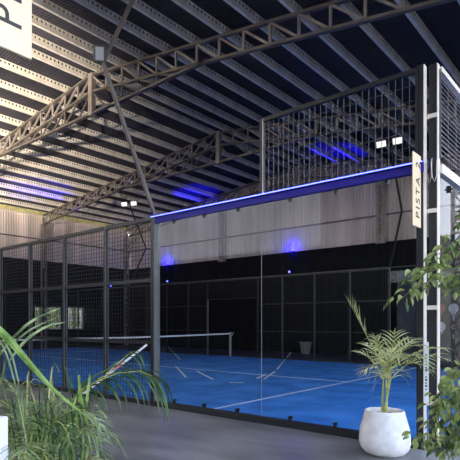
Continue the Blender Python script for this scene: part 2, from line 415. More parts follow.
# pale seal between the two sheets
tag(obj('glass_joint_strip', B(-2.003, -1.997, -.010, -.008, .09, 2.9), M['seal']), 'thin pale vertical seal between the two near glass panels', 'seal')
bm = B(-4.0, 0.0, -.05, .05, 0.0, 0.085); bevel(bm, .004)
tag(obj('base_rail', bm, M['black']), 'low black base rail under the near glass panels', 'rail')
b0 = B(-4.05, 0.0, -.03, .04, 2.895, 2.995)
lb = tag(obj('top_beam', b0, M['navy']), 'navy top beam over the near glass panels with a glowing blue LED line', 'beam')
obj('led_strip', B(-4.05, 0.0, -.062, -.048, 2.99, 3.002), M['led'], lb)
obj('led_channel', B(-4.05, 0.0, -.062, -.0305, 2.982, 2.989), M['black'], lb)
post(-4.03, 0, 0, 3.0, 'thick black fence post with a side coloured grey for daylight, where the near glass meets the black mesh', w=.08, d=.09, pd=.13)
MX = [-4.08, -5.25, -6.5, -7.75, -9.0]
labs = ['first narrow fence post left of the glass, in the near black mesh', 'second fence post left of the glass, in the near black mesh',
        'third fence post left of the glass, in the near black mesh', 'leftmost fence post at the picture edge beside the long green leaves']
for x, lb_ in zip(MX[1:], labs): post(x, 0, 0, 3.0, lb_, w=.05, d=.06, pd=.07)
plabs = ['black wire mesh panel just left of the glass, above the leaning pole', 'black wire mesh panel, second left of the glass', 'black wire mesh panel, third left of the glass', 'black wire mesh panel at the left edge of the picture']
def mesh_panel(xa, xb, y, z0, z1, lab, rails, wirem='wire', name='mesh_panel', frame='black', axis='x', fw=.04, sx=.072, sz=.072, stile=None, r=.0028):
    w = xb - xa
    t = thing(name, lab, 'fence panel', (xa, y, 0) if axis == 'x' else (y, xa, 0))
    obj('wire_mesh', mesh_panel_bm(w, z0, z1, sx, sz, r, axis=axis), M[wirem], t)
    for z in rails:
        a = (0, w, -fw / 2, fw / 2, z - fw / 2, z + fw / 2) if axis == 'x' else (-fw / 2, fw / 2, 0, w, z - fw / 2, z + fw / 2)
        obj('rail', B(*a), M[frame], t)
    for p in (0, w):
        a = (p - .012, p + .012, -.015, .015, z0, z1) if axis == 'x' else (-.015, .015, p - .012, p + .012, z0, z1)
        obj('stile', B(*a), M[stile or frame], t)
    return t
for i in range(4):
    xb = MX[i] - (.03 if i else .0); xa = MX[i + 1] + .03
    mesh_panel(xa, xb, 0, 0.03, 3.0, plabs[i], (0.04, 1.0, 2.0, 2.98), fw=.06)
for a in (-11.0, -12.25, -13.5, -14.75):
    mesh_panel(a - 1.2, a, 0, 0.03, 3.0, 'mesh panel of the near fence out of frame at left, %s past the gateway' % {-11.0: 'first', -12.25: 'second', -13.5: 'third', -14.75: 'fourth'}[a], (0.04, 1.0, 2.0, 2.98))
# upper mesh near corner
mesh_panel(-1.97, -0.07, 0, 3.03, 4.0, 'upper wire mesh panel above the near glass beside the corner', (3.98,), wirem='wire_mid', fw=.05, sx=.072, sz=.15)
post(-2.0, 0, 3.0, 4.0, 'short black upright above the glass joint holding the upper mesh', w=.045, d=.05, lit_mat='cream', pd=.03)
# corner
cp = post(-0.04, 0.05, 0, 4.03, 'tall black corner post with a side coloured cream for daylight, left of the pair, carrying the vertical sign', w=.07, d=.10, lit_mat='cream', pd=.085, name='corner_post')
cq = post(0.055, 0.14, 0, 4.05, 'tall black corner post with a side coloured cream for daylight, right of the pair at the corner', w=.08, d=.06, lit_mat='cream', pd=.085, name='corner_post')
for z in (0.47, 1.48, 2.5, 3.5):
    obj('rung', B(-.055, .048, -.050, -.035, z - .022, z + .022), M['cream'], cq)
# little cable loops hanging at the top of the corner
for s_, x_ in ((0, .02), (1, .07)):
    bm = bmesh.new(); tube(bm, [(x_, .0 + .03, 3.03), (x_, -.0, 2.97), (x_ + .01, .0, 2.83), (x_ + .03, .01, 2.78), (x_ + .05, .01, 2.84), (x_ + .05, .02, 3.0)], .005, 6)
    tag(obj('power_cable', bm, M['wire_pale']), 'pale loose cable loop at the top of the corner posts, %s one' % ('left' if s_ == 0 else 'right'), 'cable')
# back wall x=0.1
BX = 0.10
for i in range(5):
    y0 = 0.18 + (10 - .18) * i / 5; y1 = 0.18 + (10 - .18) * (i + 1) / 5
    glass_panel(BX, y1, y0, 0.09, 2.86, ['back wall glass panel at the right picture edge behind the leafy branches', 'second back wall glass panel from the near corner', 'third back wall glass panel from the near corner', 'fourth back wall glass panel from the near corner', 'farthest back wall glass panel from the near corner'][i],
                [(y0 + .35, .12), (y0 + 1.0, .12), (y0 + .35, 2.80), (y0 + 1.0, 2.80), (y0 + 1.6, 2.8)], axis='y')
    mesh_panel(y0, y1, BX, 3.06, 4.0, ['pale upper mesh panel at the top right beside the tall corner', 'second upper mesh panel of the back wall', 'third upper mesh panel of the back wall', 'fourth upper mesh panel of the back wall', 'farthest upper mesh panel of the back wall'][i], (4.0,), wirem='wire_pale', frame='cream', axis='y', fw=.055, sx=.30, sz=.05, stile='black', r=.0018)
    if i: post(BX - .06, y0, 0, 4.0, ['', 'second post of the back wall behind branches', 'third post of the back wall', 'fourth post of the back wall', 'fifth post of the back wall'][i], w=.06, d=.06, lit_mat=None)
t = tag(obj('top_beam', B(BX - .04, BX + .03, .18, 10, 2.90, 3.0), M['cream']), 'cream top beam over the back wall glass at the right edge', 'beam')
obj('led_strip', B(BX - .012, BX - .002, .18, 10, 3.001, 3.008), M['led'], t)
tag(obj('base_rail', B(BX - .04, BX + .04, .18, 10, 0, .08), M['black']), 'black base rail under the back wall glass', 'rail')
# far side wall y=10
FY = 10.05
glass_panel(-2, 0.0, FY, 0.09, 2.9, 'far side wall glass panel on the right, beyond the blue court'); glass_panel(-4, -2, FY, 0.09, 2.9, 'far side wall glass panel behind the palm pot')
glass_panel(-18, -16, FY, 0.09, 2.9, 'far side wall glass panel beyond the net, left of pair'); glass_panel(-20, -18, FY, 0.09, 2.9, 'far side wall glass panel in the far left corner')
fx = [-4.0, -5.25, -6.5, -7.75, -8.8]
for i in range(4):
    mesh_panel(fx[i + 1] + .03, fx[i] - .03, FY, 0.03, 3.0, 'far side mesh panel right of the dark gateway, %s from it' % ['farthest', 'third', 'second', 'nearest'][i], (.04, 1, 2, 2.98))
    mesh_panel(-20 - fx[i] + .03, -20 - fx[i + 1] - .03, FY, 0.03, 3.0, 'far side mesh panel left of the dark gateway, %s from it' % ['farthest', 'third', 'second', 'nearest'][i], (.04, 1, 2, 2.98))
mesh_panel(-11.2, -8.8, FY, 2.25, 3.0, 'short mesh panel above the dark gateway in the far side fence', (2.25, 2.98))
for x in (0, -2, -4.0, -5.25, -6.5, -7.75):
    post(x, FY, 0, 3.0, 'slim dark post of the far side fence, right of the gateway', w=.05, d=.05, grp='far side posts right of the gateway', lit_mat='grey_steel' if x < -3 else None, pd=.05)
for x in (-16, -14.75, -13.5, -12.25, -18, -20):
    post(x, FY, 0, 3.0, 'slim dark post of the far side fence, left of the gateway', w=.05, d=.05, grp='far side posts left of the gateway', lit_mat=None)
gw = thing('gateway_frame', 'thin pale frame of the dark gateway in the far side fence behind the net', 'gate frame', (-10, FY, 0))
for x in (-1.2, 1.2): obj('jamb', B(x - .02, x + .02, -.03, .03, 0, 2.25), M['grey_steel'] if x < 0 else M['black'], gw)
obj('lintel', B(-1.2, 1.2, -.02, .02, 2.25, 2.272), M['lintel'], gw)
tag(obj('top_beam', B(-20, 0.05, FY - .02, FY + .02, 3.0, 3.03), M['lintel']), 'thin grey rail along the top of the far side fence', 'rail')
# left end wall x=-20
for i in range(5):
    glass_panel(-20.05, 2 * (i + 1), 2 * i, .09, 2.9, 'glass panel of the far end wall beyond the net, number %s from the near side' % ['one', 'two', 'three', 'four', 'five'][i], axis='y')
    post(-20.05, 2 * i + .02, 0, 4.0, 'dark post of the far end wall beyond the net', w=.05, d=.05, lit_mat=None, grp='posts of the far end wall')
tag(obj('top_beam', B(-20.08, -20.02, 0, 10, 2.92, 2.97), M['black']), 'thin black beam above the far end wall glass', 'beam')

# net
net = thing('padel_net', 'black padel net with white top tape crossing the blue court', 'net', (-10, 5, 0))
bm = bmesh.new()
for i in range(1, 190):
    y = -4.9 + 9.8 * i / 190
    box(bm, -.0015, .0015, y - .0015, y + .0015, .03, .87)
for j in range(1, 16): box(bm, -.0015, .0015, -4.9, 4.9, .03 + j * .054, .033 + j * .054)
obj('net_cords', bm, M['netcord'], net)
bm = bmesh.new(); ys = [-4.95 + 9.9 * i / 16 for i in range(17)]
def nz(y): return .88 + .04 * (abs(y) / 4.95) ** 1.5
vs = []
for y in ys:
    vs.append([bm.verts.new((dx, y, nz(y) + dz)) for dx, dz in ((-.012, -.05), (.012, -.05), (.012, 0), (-.012, 0))])
for a, b in zip(vs, vs[1:]):
    for k in range(4): bm.faces.new((a[k], a[(k + 1) % 4], b[(k + 1) % 4], b[k]))
obj('top_tape', bm, M['tape'], net)
for s in (-1, 1):
    bm = B(-.04, .04, s * 4.96 - .03, s * 4.96 + .03, 0, .95); bevel(bm, .006)
    obj('net_post', bm, M['wire_pale'] if s > 0 else M['black'], net)
bm = bmesh.new(); tube(bm, [(.05, 4.95, .80), (.12, 4.93, .84), (.2, 4.9, .95)], .01, 6); obj('winch_handle', bm, M['tape'], net)

# light poles with elbow
def floodlight(name, loc, aim, lab, w=.34, h=.24, pair=False, lens='lampglass'):
    """lamp head at loc facing aim"""
    t = thing(name, lab, 'floodlight', loc); t.rotation_euler = Vector(aim).to_track_quat('Y', 'Z').to_euler()
    offs = (-.24, .24) if pair else (0,)
    for ox in offs:
        b = bevel(B(ox - w / 2, ox + w / 2, -.06, 0, -h / 2, h / 2), .01); hd = obj('lamp_head', b, M['lampbody'], t)
        obj('lamp_glass', B(ox - w / 2 + .03, ox + w / 2 - .03, 0.0005, .006, -h / 2 + .03, h / 2 - .03), M[lens], hd)
        bm = bmesh.new(); tube(bm, [(ox - w / 2 - .012, -.03, 0), (ox - w / 2 - .012, -.12, 0), (ox + w / 2 + .012, -.12, 0), (ox + w / 2 + .012, -.03, 0)], .009, 6); obj('bracket', bm, M['lampbody'], t)
    if pair:
        bm = bmesh.new(); tube(bm, [(-.3, -.12, 0), (.3, -.12, 0)], .015, 6); obj('cross_bar', bm, M['truss'], t)
    return t
def pole(pts, lab, m='truss', r=.035):
    bm = bmesh.new(); tube(bm, pts, r, 10); return tag(obj('light_pole', bm, M[m]), lab, 'light pole')
pole([(-4.0, -.0, 3.0), (-4.0, -1.05, 5.05), (-4.0, -.42, 6.35), (-4.0, -.12, 6.9)], 'long bent brown steel light pole rising from the near fence post to the roof')
pole([(-4.0, 10.1, 3.04), (-4.0, 11.15, 4.93), (-4.0, 10.12, 6.8)], 'bent dark light pole on the far fence toward the right', 'wire')
pole([(-16.0, 10.1, 3.04), (-16.0, 11.15, 4.93), (-16.0, 10.12, 6.8)], 'bent dark light pole on the far fence near the left corner', 'wire')
floodlight('floodlight', (-3.98, -1.13, 5.14), (1.2, -1.0, -0.45), 'single black framed floodlight at the elbow of the near bent pole', w=.175, h=.23, lens='lampgrey')
floodlight('floodlight', (-4.0, 10.06, 6.85), (.10, -1, -.45), 'pair of pale floodlights on the far pole toward the right corner', pair=True)
floodlight('floodlight', (-16.0, 10.06, 6.9), (.45, -1, -.35), 'pair of pale floodlights on the far pole near the left corner', pair=True)
floodlight('floodlight', (-4.0, .05, 6.95), (0, 1, -.5), 'pair of floodlights at the top of the near bent pole above the picture', pair=True)

# unseen warm lamps on stands, added to brighten the left roof from below
def added_roof_light(loc, aim, power, lab):
    t = thing('added_roof_lamp', lab, 'floodlight', (loc[0], loc[1], 0))
    bm = bmesh.new(); tube(bm, [(0, 0, 0.02), (0, 0, loc[2] - .12)], .035, 10); obj('stand_pole', bm, M['truss'], t)
    bm = B(-.3, .3, -.3, .3, 0, .02); obj('stand_foot', bm, M['truss'], t)
    h = obj('lamp_head', bevel(B(-.25, .25, -.08, 0, -.18, .18), .01), M['lampbody'], t); h.location = (0, 0, loc[2])
    dv = Vector(aim) - Vector(loc); h.rotation_euler = dv.to_track_quat('Y', 'Z').to_euler()
    obj('lamp_glass', B(-.22, .22, .0005, .006, -.15, .15), M['lampglass'], h)
    l = bpy.data.lights.new('added_warm_beam', 'SPOT'); l.spot_size = R(84); l.spot_blend = .6; l.energy = power; l.color = (1, .84, .66); l.shadow_soft_size = .15
    lo = bpy.data.objects.new('added_warm_beam', l); C.objects.link(lo); lo.parent = t; lo.location = Vector((0, 0, loc[2])) + dv.normalized() * .05
    lo.rotation_euler = dv.to_track_quat('-Z', 'Y').to_euler()
added_roof_light((-6.5, -8.0, 3.6), (-11.5, -3.2, 10.3), 8000, 'unseen warm lamp on a stand, added to brighten the left roof, nearer to the aisle')
added_roof_light((-12.5, -8.0, 3.6), (-17, -2.5, 9.6), 6200, 'unseen warm lamp on a stand, added to brighten the left roof, nearer to the left end wall')
# blue LED spots
def spot(loc, aim, power, ang, lab, blend=.7):
    t = thing('led_spotlight', lab, 'spotlight', loc)
    bm = bmesh.new(); box(bm, -.05, .05, -.04, .04, -.05, .0); bevel(bm, .008); obj('lamp_body', bm, M['black'], t)
    bm = bmesh.new(); bmesh.ops.create_uvsphere(bm, u_segments=12, v_segments=8, radius=.035); bmesh.ops.translate(bm, verts=bm.verts, vec=(0, -.02, .025)); obj('lens', bm, M['led_dot'], t)
    if ang:
        l = bpy.data.lights.new('blue_beam', 'SPOT'); l.spot_size = R(ang); l.spot_blend = blend
    else: l = bpy.data.lights.new('blue_glow', 'POINT')
    l.energy = power; l.color = (.012, .006, 1.0); l.shadow_soft_size = .05
    lo = bpy.data.objects.new(l.name, l); C.objects.link(lo); lo.parent = t; lo.location = (0, -.12, .10)
    if ang: lo.rotation_euler = (Vector(aim) - Vector(loc) - Vector((0, -.12, .1))).to_track_quat('-Z', 'Y').to_euler()
spot((-13.47, FY, 3.09), (-14.0, 12.4, 7.4), 1900, 27, 'small blue spotlight on the far fence top above the gateway')
spot((-7.46, FY, 3.09), (-6.8, 12.2, 7.7), 1900, 27, 'small blue spotlight on the far fence top toward the right')
spot((-17.3, FY, 3.09), (-17.5, 6.4, 7.1), 3000, 32, 'small blue spotlight on the far fence top near the left corner')
spot((-17.17, YF - .06, 4.47), None, 11, 0, 'small blue lamp glowing on the far wall, left of the lattice post')
spot((-9.54, YF - .06, 4.47), None, 11, 0, 'small blue lamp glowing on the far wall, between the lattice posts')

# ------------------------------------------------------------------ signs
def letters(txt, size, m, parent, loc, rot, length=None):
    cu = bpy.data.curves.new('lettering', 'FONT'); cu.body = txt; cu.size = size; cu.extrude = .0015; cu.align_x = 'LEFT'; cu.space_character = 1.35
    tmp = bpy.data.objects.new('lettering', cu); C.objects.link(tmp)
    dg = bpy.context.evaluated_depsgraph_get(); me = bpy.data.meshes.new_from_object(tmp.evaluated_get(dg)); C.objects.unlink(tmp); bpy.data.objects.remove(tmp)
    xs_ = [v.co.x for v in me.vertices]
    if length:
        for v in me.vertices: v.co.x = (v.co.x - min(xs_)) * length / (max(xs_) - min(xs_))
    me.materials.clear(); me.materials.append(m)
    o = bpy.data.objects.new('lettering', me); C.objects.link(o); o.parent = parent; o.location = loc; o.rotation_euler = rot; return o
def flag_sign(loc, txt, lab):
    t = thing('flag_sign', lab, 'sign', loc)          # board in the plane x = const, reaching toward -y, text reads upward
    b = bevel(B(-.006, .006, -.24, 0, 0, .75), .002); obj('sign_board', b, M['sign'], t)
    # text: baseline on the far (+y) side, running upward, facing +x
    mt = Matrix(((0, 0, 1), (0, 1, 0), (1, 0, 0)))
    rot = Matrix(((0, 0, 1), (0, -1, 0), (1, 0, 0)))   # columns: text x -> +z, text y -> -y, normal -> +x
    e = Matrix((Vector((0, 0, 1)), Vector((0, -1, 0)), Vector((1, 0, 0)))).transposed().to_euler()
    letters(txt, .17, M['ink'], t, (.0065, -.045, .095), e, .57)
    return t
flag_sign((-.03, -.015, 2.31), 'PISTA 2', 'narrow cream vertical sign reading PISTA 2 fixed at the court corner')
flag_sign((-.056, -4.545, 2.33), 'PISTA 1', 'large cream vertical sign reading PISTA hanging at the top left of the picture')
post(-.11, -4.43, 0, 4.0, 'corner post of the neighbouring court outside the picture', w=.05, d=.05, lit_mat=None, name='corner_post') if False else None
# sign carried by a bracket from the roof truss line
t = thing('sign_bracket', 'steel hanger above the top left sign, outside the picture', 'bracket', (-.056, -4.65, 3.08))
obj('hanger', B(-.01, .01, -.01, .01, 0, under(-.05) - 3.08 + .9), M['truss'], t)
# lower label on the corner post
lt = thing('post_label', 'narrow white label with small dark vertical marks low on the corner post', 'label', (-.0, -.0, .5))
obj('label_plate', bevel(B(.0, .05, -.012, -.006, 0, .62), .001), M['label'], lt)
bm = bmesh.new(); random.seed(3)
z = .12
for wds in (5, 6):
    for _ in range(wds): box(bm, .017, .017 + random.choice((.014, .018)), -.0135, -.0122, z, z + random.choice((.014, .02))); z += .032
    z += .035
obj('printed_marks', bm, M['ink'], lt)

# ------------------------------------------------------------------ racket display beyond the court
rb = tag(obj('display_board', B(-3.9, 0.05, 10.42, 10.47, 0, 2.9), M['wallgrey']), 'dark grey board beyond the back corner with four rackets hanging on it', 'board')
def racket(x, z, fm, gm, lab):
    t = thing('padel_racket', lab, 'racket', (x, 10.385, z)); 
    bm = bmesh.new(); n = 24; a = []
    for k in range(n):
        an = 2 * math.pi * k / n; rx, rz = .125 * math.cos(an), .15 * math.sin(an)
        if rz < 0: rx *= 1 - .35 * (-rz / .15) ** 2
        a.append((rx, rz))
    f = [bm.verts.new((p[0], -.018, p[1])) for p in a]; b = [bm.verts.new((p[0], .018, p[1])) for p in a]
    bm.faces.new(f); bm.faces.new(b[::-1])
    for k in range(n): bm.faces.new((f[k], b[k], b[(k + 1) % n], f[(k + 1) % n]))
    obj('racket_head', bm, fm, t)
    bm = bmesh.new(); tube(bm, [(-.06, 0, -.12), (-.015, 0, -.21)], .012, 6); tube(bm, [(.06, 0, -.12), (.015, 0, -.21)], .012, 6); obj('throat', bm, fm, t)
    bm = bmesh.new(); tube(bm, [(0, 0, -.20), (0, 0, -.34)], .017, 8); obj('handle', bm, gm, t)
    bm = bmesh.new()
    for k in range(9):
        an = k * 2.4; r_ = .02 + .008 * k; q = (r_ * math.cos(an), r_ * math.sin(an)); box(bm, q[0] - .006, q[0] + .006, -.0195, -.0182, q[1] - .006, q[1] + .006)
    obj('holes', bm, M['ink'] if fm is not M['black2'] else M['white'], t)
    return t
M['black2'] = mat('black_racket', (.02, .02, .02), .3)
M['redr'] = mat('faded_red_racket', (.55, .13, .09), .4)
M['whiter'] = mat('white_racket', (.9, .9, .9), .4)
racket(-2.64, 1.72, M['redr'], M['black2'], 'red padel racket hanging top left of the four on the grey board')
racket(-2.30, 1.72, M['whiter'], M['whiter'], 'white padel racket hanging top right of the four on the grey board')
racket(-2.64, 1.19, M['whiter'], M['black2'], 'white and black padel racket hanging bottom left of the four on the grey board')
rk = racket(-2.30, 1.19, M['black2'], M['whiter'], 'black padel racket with a white C mark, bottom right of the four on the board')
letters('C', .17, M['white'], rk, (-.055, -.021, -.055), (R(90), 0, 0))
# bucket by the far wall
bm = bmesh.new(); lathe(bm, [(.001, 0), (.17, 0), (.24, .46), (.27, .46), (.27, .50), (.23, .50), (.16, .03), (.001, .03)], 24)
bk = obj('bucket', bm, M['bucket'], smooth=False); bk.location = (-8.6, 13.3, 0.006); tag(bk, 'grey plastic bin standing at the foot of the far black wall', 'bin')

# ------------------------------------------------------------------ leaning pole
lp = thing('leaning_pole', 'white pole with red bands leaning against the near fence behind the palm', 'pole', (-5.05, -.87, 0))
a, b = Vector((0, 0, .02)), Vector((.93, .80, .97)); d = b - a
cuts = [0, .05, .14, .58, .68, 1.0]
for i, (s, e) in enumerate(zip(cuts, cuts[1:])):
    bm = bmesh.new(); tube(bm, [a + d * s, a + d * e], .018, 8); obj('red_band' if i % 2 else 'pole_section', bm, M['red'] if i % 2 else M['white'], lp)

# ------------------------------------------------------------------ plants
def strip(bm, pts, width, side, fold=0.15, mi=0):
    """tapered leaf ribbon along pts; width is a function of t"""
    n = len(pts); rows = []
    for i, p in enumerate(pts):
        t = i / (n - 1); d = (pts[min(i + 1, n - 1)] - pts[max(i - 1, 0)]).normalized()
        s = (side - d * side.dot(d))
        s = s.normalized() if s.length > 1e-4 else d.orthogonal().normalized()
        u = s.cross(d); w = width(t)
        rows.append([bm.verts.new(p - s * w + u * w * fold * 2), bm.verts.new(p), bm.verts.new(p + s * w + u * w * fold * 2)])
    for a, b in zip(rows, rows[1:]):
        for k in range(2): bm.faces.new((a[k], a[k + 1], b[k + 1], b[k])).material_index = mi
def arc(p0, d0, L, droop, n=6):
    p = Vector(p0); d = Vector(d0).normalized(); out = [p.copy()]
    for i in range(n):
        d = (d + Vector((0, 0, -droop * (i + 1) / n))).normalized(); p = p + d * (L / n); out.append(p.copy())
    return out
def frond(parent, p0, d0, L, droop, leaf, m, nleaf=14, lw=.008, ldroop=.25, start=.3, name='frond', rr=.006, spread=.9, stem=None):
    o = parent.location; pts = arc(Vector(p0) - o, d0, L, droop, 10); bm = bmesh.new()
    tube(bm, pts, [rr * (1 - .8 * i / 10) for i in range(11)], 5, mi=1)
    for i in range(nleaf):
        t = start + (1 - start) * (i + .5) / nleaf; f = t * 10; k = min(9, int(f)); p = pts[k].lerp(pts[k + 1], f - k)
        d = (pts[k + 1] - pts[k]).normalized(); s = d.cross(Vector((0, 0, 1)))
        s = s.normalized() if s.length > .05 else Vector((1, 0, 0)); up = s.cross(d)
        for sg in (-1, 1):
            env = math.sin(math.pi * (.12 + .8 * (t - start) / (1 - start))) ** .6
            l = leaf * env * random.uniform(.8, 1.1)
            ld = (d * random.uniform(.6, .9) + s * sg * spread * random.uniform(.7, 1.1) + up * random.uniform(.05, .35)).normalized()
            lp_ = arc(p, ld, l, ldroop * random.uniform(.6, 1.4), 5)
            strip(bm, lp_, lambda q: lw * (1 - q) ** .7 * min(1, .45 + 3 * q) + .0004, up.cross(ld), .2)
    ld = (pts[-1] - pts[-2]).normalized(); strip(bm, arc(pts[-1], ld, leaf * .6, ldroop, 4), lambda q: lw * (1 - q) + .0004, ld.cross(Vector((0, 0, 1))))
    return obj(name, bm, [m, stem or M['cane']], parent)
CC, SS = math.cos(TH), math.sin(TH)
def cdir(r, f, u): return Vector((r * CC - f * SS, r * SS + f * CC, u)).normalized()   # right, forward, up
def plant_dirs(n, el0, el1, ph=0):
    out = []
    for i in range(n):
        a = 2 * math.pi * i / n * 1.0 + ph + random.uniform(-.25, .25); e = R(random.uniform(el0, el1))
        out.append(Vector((math.cos(a) * math.cos(e), math.sin(a) * math.cos(e), math.sin(e))))
    return out
# --- potted palm by the corner
PX, PY = -.235, -.46
bm = bmesh.new()
prof = [(.001, 0), (.155, 0), (.19, .015), (.228, .06), (.244, .12), (.243, .18), (.232, .26), (.212, .34), (.193, .41), (.186, .438), (.176, .442), (.168, .436), (.172, .40), (.178, .37), (.001, .37)]
lathe(bm, prof, 48)
for v in bm.verts: 
    if v.co.z > .001: v.co *= 1 + .006 * math.sin(v.co.x * 31 + v.co.z * 40) * math.cos(v.co.y * 27)
pot = obj('plant_pot', bm, M['pot'], smooth=True); pot.location = (PX, PY, 0)
tag(pot, 'large rounded pale cement plant pot on the floor by the court corner', 'plant pot')
bm = bmesh.new(); lathe(bm, [(.001, .0), (.165, .0), (.16, .022), (.08, .03), (.001, .032)], 24)
sl = obj('potting_soil', bm, M['soil']); sl.location = (PX, PY, .372); tag(sl, 'dark soil filling the pale cement pot under the palm', 'soil')
palm = thing('potted_palm', 'light green palm with thin feathery fronds growing from the pale cement pot', 'palm', (PX, PY, .40))
random.seed(11)
tops = []
for k, (tx, ty) in enumerate(((386, 372), (390, 366), (383, 380), (394, 378))):
    a = k * 1.6; q = Vector((.02 * math.cos(a), .02 * math.sin(a), 0)); e = at(tx, ty, 5.04) - palm.location; e.y = q.y * 1.5; bm = bmesh.new()
    tube(bm, [q, q * 1.2 + (e - q) * .35, e], [.013, .011, .007], 7); obj('cane', bm, M['cane'], palm); tops.append(e + palm.location)
def frond_px(c, tip, fwd, leaf, nl, droop, st, spread, lw=.0075, ld=.35):
    a = tops[c]; b = at(tip[0], tip[1], 5.04) + Vector((-SS, CC, 0)) * fwd
    L = (b - a).length; d = (b - a).normalized() + Vector((0, 0, droop * .62)); frond(palm, a, d, L * (1 + droop * .12), droop * .30, leaf, M['palm'], nl, lw, ld, st, rr=.006, spread=spread)
frond_px(0, (352, 304), .05, .24, 9, .0, .50, .32, .010, .06)
frond_px(0, (372, 338), -.1, .16, 9, .3, .35, .6)
for tp, fw in (((398, 334), .1), ((408, 340), -.15), ((418, 338), .1), ((442, 346), 0), ((428, 352), -.25), ((412, 356), -.3), ((366, 352), .1), ((362, 368), -.1), ((376, 344), .2), ((390, 338), -.2), ((402, 348), .3), ((430, 368), .05), ((384, 352), -.3)):
    frond_px(random.randrange(4), tp, fw, .21, 8, random.uniform(.4, 1.0), .25, .7, .0085, .28)
for k in range(26):
    a0 = tops[k % 4]; d = Vector((random.uniform(-1, 1), random.uniform(-1, 1), random.uniform(.2, 1.3))).normalized(); bm = bmesh.new()
    strip(bm, arc(a0 - palm.location, d, random.uniform(.22, .40), random.uniform(.3, .8), 7), lambda q: .006 * (1 - q) ** .6 + .0004, d.orthogonal().normalized()); obj('leaf', bm, M['palm'], palm)
for (x_, y_), (x2, y2) in (((386, 400), (366, 404)), ((387, 396), (404, 392)), ((387, 385), (370, 392))):
    a0 = at(x_, y_, 5.0) - palm.location; b0 = at(x2, y2, 4.95) - palm.location; bm = bmesh.new(); d = b0 - a0
    strip(bm, arc(a0, d.normalized() + Vector((0, 0, .7)), d.length * 1.3, .55, 7), lambda q: .004 * (1 - q) + .0004, Vector((0, 1, 0))); obj('leaf', bm, M['palm'], palm)
# --- ficus at right: trunk outside the picture, branches reach in
ft = Vector((1.00, -1.45, 0))
fic = thing('ficus_tree', 'leafy green ficus whose branches reach in from the right edge before the corner posts', 'tree', ft)
bm = bmesh.new(); tube(bm, [(0, 0, .34), (.02, .02, .9), (-.03, .02, 1.5), (0, 0, 2.0), (.04, .0, 2.5)], [.035, .03, .026, .02, .012], 9); obj('trunk', bm, M['bark'], fic)
random.seed(5)
def leafy(parent, path, r0, nl, m, seed=0, size=.075):
    o = parent.location; P_ = [Vector(p) - o for p in path]; bm = bmesh.new(); tube(bm, P_, [r0 * (1 - .8 * i / (len(P_) - 1)) for i in range(len(P_))], 6); obj('branch', bm, M['bark'], parent)
    bm = bmesh.new(); n = len(P_) - 1
    for i in range(nl):
        t = random.uniform(.12, 1) * n; k = min(n - 1, int(t)); p = P_[k].lerp(P_[k + 1], t - k)
        off = Vector((random.gauss(0, 1), random.gauss(0, 1), random.gauss(0, .7))) * .040
        d = (off.normalized() + Vector((0, 0, -.55)) + (P_[k + 1] - P_[k]).normalized() * .5).normalized()
        L = size * random.uniform(.7, 1.25)
        pts = arc(p + off, d, L, .35, 4); sd = d.cross(Vector((random.uniform(-1, 1), random.uniform(-1, 1), random.uniform(.2, 1)))).normalized()
        strip(bm, pts, lambda q: L * .24 * math.sin(math.pi * min(1, (.06 + .94 * q)) ** .8) + .0005, sd, .25)
    obj('foliage', bm, m, parent)
def pth(*a): return [at(*p) for p in a]
D0 = 4.05
tr = lambda z: ft + Vector((0, 0, z))
leafy(fic, [tr(1.5)] + pth((458, 288, D0), (437, 279, D0), (415, 287, D0), (398, 302, D0)), .010, 70, M['ficus'])
leafy(fic, [tr(1.6)] + pth((455, 272, D0), (440, 268, D0), (424, 272, D0), (410, 284, D0)), .009, 60, M['ficus'])
leafy(fic, [tr(1.7)] + pth((462, 250, D0), (450, 245, D0), (436, 256, D0), (430, 268, D0)), .008, 46, M['ficus'])
if 0: leafy(fic, [tr(1.4)] + pth((462, 315, D0), (458, 305, D0), (452, 315, D0), (450, 330, D0)), .007, 26, M['ficus'])
leafy(fic, [tr(2.0)] + pth((470, 222, D0), (460, 212, D0), (452, 228, D0), (449, 240, D0)), .007, 16, M['ficus'])
for (a_, b_, c_) in (((462, 385), (450, 395), (436, 410)), ((465, 410), (448, 420), (425, 428)), ((465, 425), (446, 438), (412, 438)), ((462, 440), (450, 448), (436, 452)), ((465, 370), (455, 372), (450, 390)), ((458, 405), (444, 404), (438, 392))):
    leafy(fic, [tr(random.uniform(.5, .9))] + pth((*a_, D0), (*b_, D0), (*c_, D0)), .008, 62, M['ficus'])
bm = bmesh.new(); lathe(bm, [(.001, 0), (.14, 0), (.19, .34), (.20, .36), (.18, .36), (.17, .31), (.001, .31)], 32)
fp = obj('plant_pot', bm, M['pot'], smooth=False); fp.location = (ft.x, ft.y, 0); tag(fp, 'cement pot under the ficus outside the right picture edge', 'plant pot')
bm = bmesh.new(); lathe(bm, [(.001, 0), (.165, 0), (.1, .03), (.001, .035)], 20); so = obj('potting_soil', bm, M['soil']); so.location = (ft.x, ft.y, .312); tag(so, 'soil in the pot of the ficus', 'soil')

